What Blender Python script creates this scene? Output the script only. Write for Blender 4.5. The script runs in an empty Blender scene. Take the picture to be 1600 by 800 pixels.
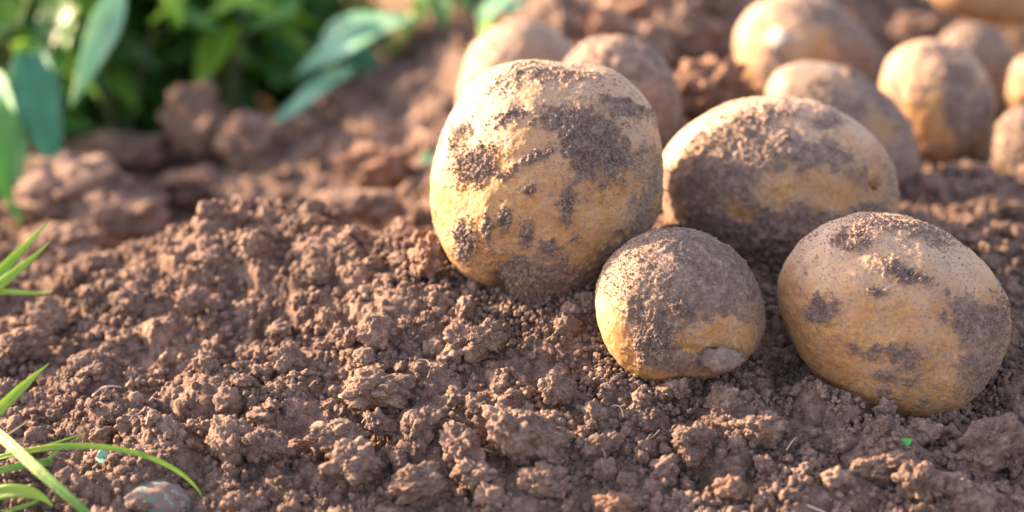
import bpy, math, random
import numpy as np
from mathutils import Vector
R = math.radians
rng = np.random.default_rng(7)
random.seed(7)
sc = bpy.context.scene
col = sc.collection

# ------------------------------------------------------------------ camera
TH = R(22.0)
RT = np.array([1.0, 0, 0]); UP = np.array([0, math.sin(TH), math.cos(TH)]); FW = np.array([0, math.cos(TH), -math.sin(TH)])
cd = bpy.data.cameras.new('camera'); cam = bpy.data.objects.new('camera', cd); col.objects.link(cam)
cam.location = tuple(-FW); cam.rotation_euler = (R(90) - TH, 0, 0)
cd.sensor_width = 36; cd.lens = 90; cd.clip_start = .05; cd.clip_end = 400
cd.dof.use_dof = True; cd.dof.focus_distance = 0.975; cd.dof.aperture_fstop = 4.8
sc.camera = cam
# ------------------------------------------------------------------ light
SUN_AZ = R(-65)      # clockwise from +Y: minus = left of the view, a little behind the pile
SUN_EL = R(19.5)
w = bpy.data.worlds.new('World'); sc.world = w; w.use_nodes = True
nt = w.node_tree; sk = nt.nodes.new('ShaderNodeTexSky'); sk.sky_type = 'NISHITA'; sk.sun_disc = False
sk.sun_elevation = SUN_EL; sk.sun_rotation = SUN_AZ; sk.dust_density = 2.0
hs = nt.nodes.new('ShaderNodeHueSaturation'); hs.inputs['Saturation'].default_value = .7   # hazy evening sky, less blue than the clean model
nt.links.new(sk.outputs[0], hs.inputs['Color'])
tn = nt.nodes.new('ShaderNodeMix'); tn.data_type = 'RGBA'; tn.blend_type = 'MULTIPLY'; tn.inputs[0].default_value = 1; tn.inputs[7].default_value = (1.06, .96, 1.02, 1)
nt.links.new(hs.outputs[0], tn.inputs[6]); nt.links.new(tn.outputs[2], nt.nodes['Background'].inputs[0]); nt.nodes['Background'].inputs[1].default_value = 0.12
ld = bpy.data.lights.new('sun', 'SUN'); ld.energy = 5.0; ld.angle = R(.6); ld.color = (1, .72, .46)
lo = bpy.data.objects.new('sun', ld); col.objects.link(lo)
sd = Vector((math.sin(SUN_AZ) * math.cos(SUN_EL), math.cos(SUN_AZ) * math.cos(SUN_EL), math.sin(SUN_EL)))
lo.rotation_euler = sd.to_track_quat('Z', 'Y').to_euler(); lo.location = sd * 5
sc.view_settings.view_transform = 'Standard'; sc.view_settings.look = 'None'; sc.view_settings.gamma = 1
sc.view_settings.use_curve_mapping = False; sc.view_settings.exposure = 2.55
sc.cycles.max_bounces = 6; sc.cycles.diffuse_bounces = 3; sc.cycles.transparent_max_bounces = 4
sc.cycles.use_denoising = True

# ------------------------------------------------------------------ maths helpers
CAM = -FW
def P(px, py, d):
    """photo pixel (1600x800) at distance d in front of the camera -> world point"""
    px = np.asarray(px, float); py = np.asarray(py, float); d = np.asarray(d, float)
    return CAM + RT * ((px - 800) / 4000 * d)[..., None] + UP * ((400 - py) / 4000 * d)[..., None] + FW * d[..., None]
_perm = np.random.default_rng(3).permutation(256).astype(np.int64); _perm = np.concatenate([_perm, _perm, _perm])
_grad = np.random.default_rng(4).normal(size=(256, 3)); _grad /= np.linalg.norm(_grad, axis=1)[:, None]; _grad = _grad.astype(np.float32)
def perlin(p):
    p = np.asarray(p, np.float32); fl = np.floor(p); i = fl.astype(np.int64) & 255; f = p - fl
    u = f * f * f * (f * (f * 6 - 15) + 10); out = np.zeros(len(p), np.float32)
    for dx in (0, 1):
        a = _perm[i[:, 0] + dx]; wx = u[:, 0] if dx else 1 - u[:, 0]
        for dy in (0, 1):
            b = _perm[a + i[:, 1] + dy]; wy = u[:, 1] if dy else 1 - u[:, 1]
            for dz in (0, 1):
                g = _grad[_perm[b + i[:, 2] + dz] & 255]; wz = u[:, 2] if dz else 1 - u[:, 2]
                out += wx * wy * wz * (g[:, 0] * (f[:, 0] - dx) + g[:, 1] * (f[:, 1] - dy) + g[:, 2] * (f[:, 2] - dz))
    return out * 1.6
def fbm(p, scale, octv=3, gain=.5, off=0.0):
    p = np.asarray(p, np.float32) * scale + off; o = 0; a = 1.0
    for k in range(octv):
        o = o + a * perlin(p + k * 17.3); p = p * 2.03; a *= gain
    return o
def sstep(a, b, x):
    t = np.clip((x - a) / (b - a), 0, 1); return t * t * (3 - 2 * t)
_ico = {}
def ico(n):
    if n not in _ico:
        import bmesh
        bm = bmesh.new(); bmesh.ops.create_icosphere(bm, subdivisions=n, radius=1)
        v = np.array([x.co[:] for x in bm.verts]); v /= np.linalg.norm(v, axis=1)[:, None]
        f = np.array([[x.index for x in t.verts] for t in bm.faces]); bm.free(); _ico[n] = (v, f)
    return _ico[n]
def rotmats(n, rg):
    q = rg.normal(size=(n, 4)); q /= np.linalg.norm(q, axis=1)[:, None]; a, b, c, d = q.T
    return np.stack([1 - 2 * (c * c + d * d), 2 * (b * c - a * d), 2 * (b * d + a * c), 2 * (b * c + a * d), 1 - 2 * (b * b + d * d),
                     2 * (c * d - a * b), 2 * (b * d - a * c), 2 * (c * d + a * b), 1 - 2 * (b * b + c * c)], 1).reshape(n, 3, 3)
def mesh_obj(name, v, f, mat, parent=None, smooth=True, attrs=None, loc=None, mats=None, midx=None):
    v = np.asarray(v, np.float32)
    if loc is not None: v = v - np.asarray(loc, np.float32)
    me = bpy.data.meshes.new(name); f = np.asarray(f, np.int32); k = f.shape[1]
    me.vertices.add(len(v)); me.vertices.foreach_set('co', v.ravel())
    me.loops.add(f.size); me.loops.foreach_set('vertex_index', f.ravel())
    me.polygons.add(len(f)); me.polygons.foreach_set('loop_start', np.arange(0, f.size, k, dtype=np.int32))
    if smooth: me.polygons.foreach_set('use_smooth', np.ones(len(f), bool))
    me.update(calc_edges=True)
    for n_, a in (attrs or {}).items():
        at = me.attributes.new(n_, 'FLOAT', 'POINT'); at.data.foreach_set('value', np.asarray(a, np.float32))
    for m in (mats or [mat]): me.materials.append(m)
    if midx is not None: me.polygons.foreach_set('material_index', np.asarray(midx, np.int32))
    o = bpy.data.objects.new(name, me); col.objects.link(o)
    if loc is not None: o.location = tuple(float(x) for x in loc)
    if parent is not None:
        o.parent = parent
        if loc is not None: o.location = Vector(loc) - parent.location
    return o
def tag(o, label=None, cat=None, group=None, kind=None):
    if label: o['label'] = label
    if cat: o['category'] = cat
    if group: o['group'] = group
    if kind: o['kind'] = kind
    return o
def empty(name, loc):
    o = bpy.data.objects.new(name, None); col.objects.link(o); o.location = tuple(float(x) for x in loc); o.empty_display_size = .01; return o

# ------------------------------------------------------------------ materials
class M:
    def __init__(s, name):
        s.m = bpy.data.materials.new(name); s.m.use_nodes = True; s.t = s.m.node_tree; s.b = s.t.nodes['Principled BSDF']
    def n(s, typ, **kw):
        x = s.t.nodes.new(typ)
        for k, v in kw.items(): setattr(x, k, v)
        return x
    def l(s, a, b): s.t.links.new(a, b)
    def noise(s, scale, detail=3, rough=.55, vec=None):
        x = s.n('ShaderNodeTexNoise'); x.inputs['Scale'].default_value = scale; x.inputs['Detail'].default_value = detail; x.inputs['Roughness'].default_value = rough
        if vec is not None: s.l(vec, x.inputs['Vector'])
        return x.outputs['Fac']
    def ramp(s, fac, pts):
        x = s.n('ShaderNodeValToRGB'); e = x.color_ramp.elements
        while len(e) < len(pts): e.new(.5)
        for q, (p, c) in zip(e, pts): q.position = p; q.color = c if len(c) == 4 else (*c, 1)
        s.l(fac, x.inputs[0]); return x.outputs[0]
    def mix(s, f, a, b, blend='MIX'):
        x = s.n('ShaderNodeMix', data_type='RGBA', blend_type=blend)
        for i, v in ((0, f), (6, a), (7, b)):
            if hasattr(v, 'links') or hasattr(v, 'is_linked'): s.l(v, x.inputs[i])
            else: x.inputs[i].default_value = v if i == 0 else (v if len(v) == 4 else (*v, 1))
        return x.outputs[2]
    def math(s, op, a, b=0.0, clamp=False):
        x = s.n('ShaderNodeMath', operation=op, use_clamp=clamp)
        for i, v in ((0, a), (1, b)):
            if hasattr(v, 'is_linked'): s.l(v, x.inputs[i])
            else: x.inputs[i].default_value = v
        return x.outputs[0]
    def bump(s, h, strength, dist, prev=None):
        x = s.n('ShaderNodeBump'); x.inputs['Strength'].default_value = strength; x.inputs['Distance'].default_value = dist
        s.l(h, x.inputs['Height'])
        if prev is not None: s.l(prev, x.inputs['Normal'])
        return x.outputs[0]
    def attr(s, name): x = s.n('ShaderNodeAttribute', attribute_name=name); return x.outputs['Fac']
    def pos(s): return s.n('ShaderNodeNewGeometry').outputs['Position']

def soil_mat(name, dark, mid, light, bump=.8):
    m = M(name); p = m.pos()
    big = m.noise(38, 3, .6, p); med = m.noise(330, 4, .65, p); fine = m.noise(1700, 2, .6, p)
    f = m.math('ADD', m.math('MULTIPLY', big, .45), m.math('MULTIPLY', med, .55))
    c = m.ramp(f, [(.34, dark), (.52, mid), (.68, light)])
    c = m.mix(m.ramp(fine, [(.60, (0, 0, 0)), (.74, (1, 1, 1))]), c, tuple(min(1, x * 1.7) for x in light))
    m.l(c, m.b.inputs['Base Color']); m.b.inputs['Roughness'].default_value = .95; m.b.inputs['Specular IOR Level'].default_value = .15
    b = m.bump(m.noise(650, 5, .75, p), bump, .0010)
    b = m.bump(fine, bump * .7, .0004, b)
    m.l(b, m.b.inputs['Normal']); return m.m
SOIL = soil_mat('soil', (.068, .043, .032), (.155, .100, .072), (.30, .195, .137))
CLOD = soil_mat('clod_soil', (.072, .047, .036), (.165, .108, .079), (.33, .22, .16))
CRUST = soil_mat('crust_soil', (.13, .093, .076), (.20, .145, .118), (.30, .22, .175))
CLODR = soil_mat('reddish_sunlit_clod_soil', (.13, .072, .046), (.20, .115, .075), (.28, .175, .12))  # reddish soil; on sunlit clods it puts warm light into the colour

def potato_mat(name, skin=(.40, .225, .082), skin2=(.33, .150, .036), dust=(.39, .295, .21)):
    m = M(name); p = m.n('ShaderNodeTexCoord').outputs['Object']
    n1 = m.noise(45, 3, .55, p); n2 = m.noise(420, 4, .7, p); n3 = m.noise(1500, 3, .6, p)
    c = m.mix(m.ramp(n1, [(.38, (0, 0, 0)), (.62, (1, 1, 1))]), skin, skin2)
    c = m.mix(m.ramp(n2, [(.40, (0, 0, 0)), (.72, (1, 1, 1))]), c, tuple(x * .72 for x in skin2))
    # dust film where the dust attribute is high
    df = m.math('MULTIPLY', m.attr('dust'), m.ramp(n2, [(.30, (.45,) * 3), (.6, (1,) * 3)]), True)
    st = m.noise(75, 4, .65, p); c = m.mix(m.math('MULTIPLY', m.ramp(st, [(.48, (0, 0, 0)), (.66, (1, 1, 1))]), .5), c, (.36, .215, .12))
    c = m.mix(df, c, dust)
    # lenticels, the small pores of the skin
    vo = m.n('ShaderNodeTexVoronoi'); vo.inputs['Scale'].default_value = 620; m.l(p, vo.inputs['Vector'])
    pore = m.ramp(vo.outputs['Distance'], [(.10, (1, 1, 1)), (.22, (0, 0, 0))])
    c = m.mix(m.math('MULTIPLY', pore, .7), c, (.19, .11, .06))
    # specks of dirt
    sp = m.noise(760, 3, .7, p); spk = m.ramp(sp, [(.54, (0, 0, 0)), (.61, (1, 1, 1))])
    c = m.mix(m.math('MULTIPLY', spk, .85), c, (.21, .135, .10))
    # thin smeared film of soil, then caked clumps with an edge broken by noise
    n4 = m.noise(140, 4, .65, p); dirtc = m.ramp(m.noise(300, 4, .7, p), [(.35, (.095, .064, .049)), (.52, (.185, .127, .096)), (.68, (.32, .235, .18))])
    e = m.math('ADD', m.math('MULTIPLY', m.math('SUBTRACT', n2, .5), 1.0), m.math('MULTIPLY', m.math('SUBTRACT', n4, .5), .9))
    film = m.ramp(m.math('ADD', m.attr('dirt'), e), [(.26, (0, 0, 0)), (.80, (.86,) * 3)])
    c = m.mix(film, c, (.21, .138, .095))
    d = m.math('ADD', m.math('ADD', m.attr('cake'), e), m.math('MULTIPLY', m.math('SUBTRACT', n3, .5), .5))
    dm = m.ramp(d, [(.12, (0, 0, 0)), (.66, (1, 1, 1))])
    c = m.mix(m.math('MULTIPLY', dm, .88), c, dirtc)
    m.l(c, m.b.inputs['Base Color'])
    m.l(m.ramp(dm, [(0, (.62,) * 3), (1, (.97,) * 3)]), m.b.inputs['Roughness']); m.b.inputs['Specular IOR Level'].default_value = .3
    b = m.bump(n2, .7, .0005); b = m.bump(m.math('MULTIPLY', n3, m.math('ADD', dm, .25)), .8, .0006, b)
    m.l(b, m.b.inputs['Normal']); return m.m
POT = potato_mat('potato_skin')
POT2 = potato_mat('tan_potato_skin', (.30, .18, .075), (.23, .13, .045), (.24, .18, .14))
def leaf_mat(name, c1, c2, trans=(.3, .5, .05), tw=.35, rough=.5):
    m = M(name); p = m.pos()
    c = m.mix(m.ramp(m.noise(60, 3, .6, p), [(.35, (0, 0, 0)), (.65, (1, 1, 1))]), c1, c2)
    c = m.mix(m.ramp(m.noise(420, 3, .7, p), [(.60, (0, 0, 0)), (.68, (.8,) * 3)]), c, (.16, .11, .06))   # soil splashes and dry spots
    m.l(c, m.b.inputs['Base Color']); m.b.inputs['Roughness'].default_value = rough
    tr = m.n('ShaderNodeBsdfTranslucent'); tr.inputs[0].default_value = (*trans, 1)
    mx = m.n('ShaderNodeMixShader'); mx.inputs[0].default_value = tw; m.l(m.b.outputs[0], mx.inputs[1]); m.l(tr.outputs[0], mx.inputs[2])
    m.l(mx.outputs[0], m.t.nodes['Material Output'].inputs[0])
    m.l(m.bump(m.noise(120, 3, .6, p), .4, .002), m.b.inputs['Normal']); return m.m
L_DARK = leaf_mat('dark_leaf', (.020, .070, .014), (.04, .115, .02), (.09, .24, .015), .2)  # green darkened to carry the shade inside the foliage
L_TEAL = leaf_mat('sky_tinted_leaf', (.03, .15, .075), (.06, .23, .11), (.06, .30, .09), .3, .5)  # sky reflection put into the leaf colour as a blue tint
L_LIME = leaf_mat('lime_leaf', (.16, .34, .03), (.26, .42, .04), (.45, .70, .03), .5)
L_BLUE = leaf_mat('blue_green_leaf', (.14, .33, .17), (.25, .45, .27), (.08, .35, .25), .2, .45)  # bluish cast of the reflected sky is painted into this green
L_PALE = leaf_mat('pale_leaf', (.20, .42, .22), (.30, .52, .30), (.25, .5, .15), .3, .5)
L_MID = leaf_mat('mid_green_leaf', (.06, .20, .04), (.11, .28, .05), (.25, .5, .03), .4)
L_STEM = leaf_mat('green_stem', (.08, .16, .04), (.16, .16, .06), (.2, .3, .05), .15)
GRASS = leaf_mat('grass_blade', (.13, .27, .045), (.28, .36, .07), (.45, .62, .06), .42)
GRASSD = leaf_mat('dark_grass_blade', (.07, .20, .03), (.20, .30, .06), (.28, .5, .05), .35)
def plain(name, c, rough=.8, var=.7, scale=200):
    m = M(name); p = m.pos()
    m.l(m.mix(m.ramp(m.noise(scale, 4, .65, p), [(.35, (0, 0, 0)), (.65, (1, 1, 1))]), tuple(x * var for x in c), c), m.b.inputs['Base Color'])
    m.b.inputs['Roughness'].default_value = rough; m.l(m.bump(m.noise(700, 3, .6, p), .4, .0005), m.b.inputs['Normal']); return m.m
STRAW = plain('straw', (.62, .45, .27)); ROOT = plain('root_fibre', (.40, .27, .18)); DARKSTICK = plain('dark_twig', (.06, .04, .035))
EYE = plain('potato_eye_scab', (.25, .14, .06)); FLAKE = plain('dry_mud', (.15, .115, .10))

# ------------------------------------------------------------------ terrain
ctl_px = [(-150, 800, .94), (100, 800, .93), (500, 800, .925), (900, 800, .925), (1300, 800, .925), (1650, 800, .93),
          (-100, 650, 1.0), (100, 650, .99), (400, 650, .98), (700, 650, .97), (1050, 650, .965), (1350, 690, .955), (1600, 650, .98),
          (100, 520, 1.06), (400, 520, 1.035), (700, 520, 1.0), (930, 530, .99), (1062, 592, .978), (1400, 655, .968), (1230, 560, 1.0),
          (0, 450, 1.11), (100, 430, 1.13), (60, 440, 1.14), (160, 395, 1.15), (250, 374, 1.145), (340, 358, 1.13), (430, 322, 1.115), (490, 345, 1.095), (560, 372, 1.07), (640, 364, 1.055), (690, 410, 1.038),
          (850, 468, 1.012), (1200, 440, 1.04), (1590, 520, 1.03), (1590, 400, 1.11), (1430, 330, 1.16), (1480, 268, 1.22), (1620, 300, 1.2),
          (1300, 300, 1.22), (1200, 130, 1.38), (1380, 30, 1.5), (1590, 50, 1.48), (1000, 60, 1.36), (960, 0, 1.40), (1070, -10, 1.40), (1000, -60, 1.40), (1130, 110, 1.34), (1100, 200, 1.25),  (805, 225, 1.22), (1000, 235, 1.15),  # unseen top of the heap raised to shade the back-row potatoes
          (600, 260, 1.3), (500, 200, 1.39), (620, 110, 1.44), (700, 55, 1.47), (560, 160, 1.41), (250, 262, 1.38), (100, 300, 1.34), (100, 228, 1.42), (400, 205, 1.41), (260, 215, 1.42), (-100, 330, 1.3)]
C3 = [P(*c) for c in ctl_px] + [np.array(q) for q in [(-.26, .19, -.086), (-.15, .19, -.09), (-.095, .185, -.09), (-.055, .125, -.066),
     (-.29, .53, -.17), (-.18, .54, -.17), (-.30, .75, -.18), (-.16, .72, -.16), (-.9, .2, -.09), (-.9, -.4, -.09), (.9, -.4, -.08), (.9, .3, -.07), (0, -.5, -.12), (-.6, .9, -.11), (0, 1.0, -.10), (.7, 1.0, -.09)]]
C3 = np.array(C3); CX, CZ = C3[:, :2], C3[:, 2]
def tps(r): return np.where(r > 1e-9, r * r * np.log(np.maximum(r, 1e-9)), 0)
_n = len(CX); _A = np.zeros((_n + 3, _n + 3)); _A[:_n, :_n] = tps(np.linalg.norm(CX[:, None] - CX[None], axis=2)) + np.eye(_n) * 2e-4
_A[:_n, _n] = 1; _A[:_n, _n + 1:] = CX; _A[_n, :_n] = 1; _A[_n + 1:, :_n] = CX.T
_W = np.linalg.solve(_A, np.concatenate([CZ, [0, 0, 0]]))
def base_z(x, y):
    x = np.asarray(x, float); y = np.asarray(y, float); z = np.full(x.shape, _W[_n]) + _W[_n + 1] * x + _W[_n + 2] * y
    for k in range(_n): z = z + _W[k] * tps(np.hypot(x - CX[k, 0], y - CX[k, 1]))
    far = sstep(.9, 1.4, np.hypot(x, y - .3)); return z * (1 - far) - .10 * far
def axis(lo, hi, step, end, g=1.12):
    a = list(np.arange(lo, hi, step)); s = step; x = hi; up = []
    while x < end: up.append(x); s *= g; x += s
    s = step; x = lo; dn = []
    while x > -end: s *= g; x -= s; dn.append(x)
    return np.array(dn[::-1] + a + up)
gx = axis(-.27, .27, .00062, 60, 1.035); gy = axis(-.135, .26, .00066, 60, 1.03)
X, Y = np.meshgrid(gx, gy); Z = base_z(X, Y); pts = np.stack([X.ravel(), Y.ravel(), np.zeros(X.size)], 1)
near = np.hypot(X, Y - .3) < 2
def add(scale, amp, octv=3, off=0, ridge=False):
    n = np.zeros(X.size, np.float32); k = near.ravel(); v = fbm(pts[k], scale, octv, .5, off)
    n[k] = (np.abs(v) if ridge else v) * amp; return n.reshape(X.shape)
# far part stays coarse-lumped: the amplitude of lumps grows behind the crest
back = sstep(.18, .40, Y)
Z += add(22, .0035, 3) + back * add(14, .014, 4, 31) + add(90, .0016, 3, 5)
def stamp(cx, cy, r, h):
    global Z
    i0, i1 = np.searchsorted(gx, [cx - r, cx + r]); j0, j1 = np.searchsorted(gy, [cy - r, cy + r])
    if i1 - i0 < 2 or j1 - j0 < 2: return
    xx = gx[i0:i1][None] - cx; yy = gy[j0:j1][:, None] - cy; q = 1 - (xx * xx + yy * yy) / (r * r)
    b = np.sqrt(np.maximum(q, 0)) * h; s = Z[j0:j1, i0:i1]; c = Z[min(np.searchsorted(gy, cy), len(gy) - 1), min(np.searchsorted(gx, cx), len(gx) - 1)]
    # union with a buried ball, not a sum
    Z[j0:j1, i0:i1] = np.where(q > 0, np.maximum(s, s * .35 + .65 * (c - h * .25) + b * .8), s)
for n_, r0, r1 in ((330, .008, .017), (1500, .004, .008), (6000, .0018, .004), (12000, .001, .0018)):
    for k in range(n_):
        stamp(rng.uniform(-.27, .27), rng.uniform(-.135, .24), r := rng.uniform(r0, r1), r * rng.uniform(.3, .6))
for k in range(600):
    r = rng.uniform(.005, .020); stamp(rng.uniform(-.45, .5), rng.uniform(.22, .85), r, r * rng.uniform(.35, .7))
Z += add(330, .0006, 3, 9) - add(210, .0008, 2, 19, True)
_k = (np.abs(X) < .25) & (Y > -.12) & (Y < .2)
Z -= float(np.mean((Z - base_z(X, Y))[_k])) + .0012
nyy, nxx = X.shape
idx = np.arange(nyy * nxx).reshape(nyy, nxx)
F = np.stack([idx[:-1, :-1], idx[:-1, 1:], idx[1:, 1:], idx[1:, :-1]], 2).reshape(-1, 4)
g = mesh_obj('ground', np.stack([X, Y, Z], 2).reshape(-1, 3), F, SOIL); tag(g, kind='structure')
def ground_z(x, y):
    x = np.atleast_1d(x); y = np.atleast_1d(y)
    i = np.clip(np.searchsorted(gx, x), 1, len(gx) - 1); j = np.clip(np.searchsorted(gy, y), 1, len(gy) - 1)
    i = np.where(np.abs(gx[i - 1] - x) < np.abs(gx[i] - x), i - 1, i); j = np.where(np.abs(gy[j - 1] - y) < np.abs(gy[j] - y), j - 1, j)
    return Z[j, i]
def hit(px, py, smooth=True):
    """point of the ground seen at a photo pixel"""
    ds = np.arange(.88, 2.2, .002); q = P(np.full(len(ds), px), np.full(len(ds), py), ds)
    gz = base_z(q[:, 0], q[:, 1]); k = np.argmax(q[:, 2] < gz); return np.array([q[k, 0], q[k, 1], gz[k]]), ds[k]

# ------------------------------------------------------------------ clod shapes
def clod_shape(level, seed, facet=.5, knobs=40):
    r_ = np.random.default_rng(seed); d, f = ico(level)
    rad = np.full(len(d), .72)
    def balls(rad, n, cr, rr):
        for k in range(n):
            c = r_.normal(size=3); c /= np.linalg.norm(c); c *= cr * r_.uniform(.85, 1.1); ro = r_.uniform(*rr)
            b = d @ c; disc = ro * ro - (c @ c - b * b); h = np.where(disc > 0, b + np.sqrt(np.maximum(disc, 0)), 0); rad = np.maximum(rad, h)
        return rad
    rad = balls(rad * .9, 7, .55, (.28, .5))
    if facet > 0:
        for k in range(9):
            nn = r_.normal(size=3); nn /= np.linalg.norm(nn); h = r_.uniform(.62, .85); c = d @ nn
            rad = np.where(c > .05, np.minimum(rad, rad * (1 - facet) + facet * h / np.maximum(c, .05)) if facet < 1 else np.minimum(rad, h / np.maximum(c, .05)), rad)
    if level >= 6: rad = balls(rad, knobs, .66 if facet > .6 else .68, (.12, .30))
    elif level >= 3: rad = balls(rad, knobs, .74, (.10, .24))
    elif level == 2: rad = balls(rad, 9, .75, (.18, .30))
    rad = rad * (1 + .24 * fbm(d, 1.7, 3, .6, seed * 3.1) + (.05 * fbm(d, 7, 3, .6, seed) if level >= 3 else .04 * fbm(d, 4, 1, .5, seed)))
    if level >= 4: rad = rad * (1 + .018 * fbm(d, 22, 3, .7, seed))
    return d * rad[:, None] * np.array([1, r_.uniform(.72, 1), r_.uniform(.62, .9)])
LIB = {l: [clod_shape(l, 100 * l + k, (.3 if k % 2 else .8), 34) for k in range(n)] for l, n in ((2, 16), (3, 24), (4, 20))}
def pack(level, C, S, rg, flat=None):
    """many crumbs as one vertex/face array"""
    V, FF = [], []; n = len(C); which = rg.integers(0, len(LIB[level]), n); Rm = rotmats(n, rg); f = ico(level)[1]; off = 0
    for s in range(len(LIB[level])):
        k = np.where(which == s)[0]
        if not len(k): continue
        v = np.einsum('nij,vj->nvi', Rm[k], LIB[level][s]) * S[k][:, None, None] + C[k][:, None, :]
        nv = v.shape[1]; V.append(v.reshape(-1, 3)); FF.append((f[None] + (np.arange(len(k)) * nv)[:, None, None]).reshape(-1, 3) + off); off += len(k) * nv
    return np.concatenate(V), np.concatenate(FF)
def join(parts):
    V, FF, o = [], [], 0
    for v, f in parts: V.append(v); FF.append(f + o); o += len(v)
    return np.concatenate(V), np.concatenate(FF)

# ------------------------------------------------------------------ potatoes
BODIES = []   # centre, rough radius: crumbs are kept out of these
def potato(label, outline, d, depth=.92, patches=(), seed=0, level=8, dirtbias=0.0, mat=None, dust=.5, crust=0, lump=.03, group=None, cen=None, dents=()):
    o2 = np.array(outline, float)
    c2 = np.array(cen if cen else (o2.min(0) + o2.max(0)) / 2)
    C = P(c2[0], c2[1], d); s = d / 4000
    rel = (o2 - c2) * s * np.array([1, -1]); ang = np.arctan2(rel[:, 1], rel[:, 0]); rr = np.hypot(rel[:, 0], rel[:, 1])
    k = np.argsort(ang); ang, rr = ang[k], rr[k]; aa = np.linspace(-math.pi, math.pi, 361)
    tab = np.interp(aa, np.concatenate([ang - 2 * math.pi, ang, ang + 2 * math.pi]), np.tile(rr, 3))
    ker = np.hanning(25); ker /= ker.sum(); tab = np.convolve(np.concatenate([tab[-30:-1], tab, tab[1:30]]), ker, 'same')[29:29 + 361]
    Rc = depth * .5 * (np.median(rr) + rr.min()) ; dv, f = ico(level)
    a, b, c = dv[:, 0], dv[:, 1], dv[:, 2]   # right, up, towards camera
    Rp = np.interp(np.arctan2(b, a), aa, tab); h = a * a + b * b
    rad = 1 / np.sqrt(h / Rp ** 2 + (c * c) / Rc ** 2); side = 1 - np.abs(1 - h) ** 3
    rad = rad * (1 + lump * fbm(dv, 1.6, 2, .5, seed * 7.7) * (1 - h ** 3 * .6))
    U = a * rad; Vv = b * rad; W = c * rad
    imx = c2[0] + U / s; imy = c2[1] - Vv / s
    # dirt: broad film + named patches (from the photograph) + noise
    dl = dv * 3 + seed
    dirt = .10 + dirtbias + .42 * fbm(dv, 3.2, 4, .55, seed) + .30 * fbm(dv, 13, 4, .65, seed + 5)
    warp = 9 * fbm(dv, 9, 3, .6, seed + 2); warp2 = 9 * fbm(dv, 9, 3, .6, seed + 12)
    thick = np.zeros(len(dv)); front = sstep(-.15, .15, c)
    for (qx, qy, rx, ry, rot, st, th) in patches:
        t = R(rot); ex = imx - qx + warp * (rx + ry) / 50; ey = imy - qy + warp2 * (rx + ry) / 50
        uu = (ex * math.cos(t) + ey * math.sin(t)) / rx; vv = (-ex * math.sin(t) + ey * math.cos(t)) / ry
        m = np.exp(-((uu * uu + vv * vv) / (1.45 if st > 0 else 1)) ** 1.5 * .8) * front; dirt = np.where(st > 0, np.maximum(dirt, dirt * (1 - m) + m * st), dirt + m * st); thick = np.maximum(thick, m * th)
    if not patches: thick = sstep(.5, .8, dirt) * .5
    q_ = dv * rad[:, None] * 1000; grain = .45 + .75 * fbm(q_, .45, 4, .72, seed) + .3 * fbm(q_, 2.2, 2, .7, seed + 3)
    thick = np.clip(thick + .35 * fbm(q_, .22, 3, .6, seed + 8) * sstep(.02, .4, thick), 0, 1.1)
    dis = thick * .0017 * np.clip(grain, 0, 1.6) + sstep(.35, .7, dirt) * .00035 * np.clip(grain, 0, 2) + .00010 * fbm(q_, .5, 4, .8) + .00035 * np.clip(fbm(q_, .55, 3, .7, seed + 90) - .55, 0, .6)
    eye = np.zeros(len(dv)); re_ = np.random.default_rng(seed + 500)
    for q in range(9):
        e_ = re_.normal(size=3); e_ /= np.linalg.norm(e_); ad = np.arccos(np.clip(dv @ e_, -1, 1)) * np.median(rr); up_ = (dv - e_)[:, 1] * np.median(rr)
        sz = re_.uniform(.0028, .0045); eye += -np.exp(-(ad / sz) ** 2) * .0010 + np.exp(-((ad - sz * 1.3) / (sz * .55)) ** 2) * .0003 * (up_ > 0)
    for (qx, qy, rx, ry, rot, dp) in dents:
        t = R(rot); ex = imx - qx; ey = imy - qy; eye = eye - dp * np.exp(-((ex * math.cos(t) + ey * math.sin(t)) / rx) ** 2 - ((-ex * math.sin(t) + ey * math.cos(t)) / ry) ** 2) * front
    rad2 = rad + dis + eye + (.0005 * fbm(dv, 4.5, 3, .5, seed + 60))
    loc = np.stack([a * rad2, b * rad2, c * rad2], 1); Wd = loc[:, :1] * RT + loc[:, 1:2] * UP + loc[:, 2:3] * (-FW) + C
    dustv = np.clip(dust * (.35 + .8 * fbm(dv, 2.3, 3, .5, seed + 40)) + .62 * sstep(-.25, .8, b) - .15, 0, .95)
    o = mesh_obj('potato', Wd, f, mat or POT, attrs={'dirt': np.clip(dirt + .5 * np.clip(fbm(q_, .55, 3, .7, seed + 90) - .45, 0, 1), -1, 1.1), 'cake': np.clip(thick * .8 + 1.3 * (dirt - .58), -1, 1), 'dust': dustv}, loc=C)
    tag(o, label, 'potato', group)
    BODIES.append((C, float(np.median(rr))))
    if crust:
        pw = np.clip(thick * 1.2 + .35 * sstep(.4, .75, dirt) + .018 + .2 * sstep(.35, .95, b) * sstep(-.1, .3, dirt), 0, None) * (c > -.35); pw = pw / pw.sum()
        k = rng.choice(len(dv), crust, p=pw); S = rng.uniform(.00016, .00042, crust) * (1 + thick[k] * rng.uniform(0, 1.1, crust))
        v, ff = pack(2, Wd[k] + (Wd[k] - C) / np.linalg.norm(Wd[k] - C, axis=1)[:, None] * (S * .3)[:, None], S, rng)
        co = mesh_obj('dirt_crust', v, ff, CRUST, parent=o, loc=C)
    return o, C, s, c2, (dv, rad2, f)

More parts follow.
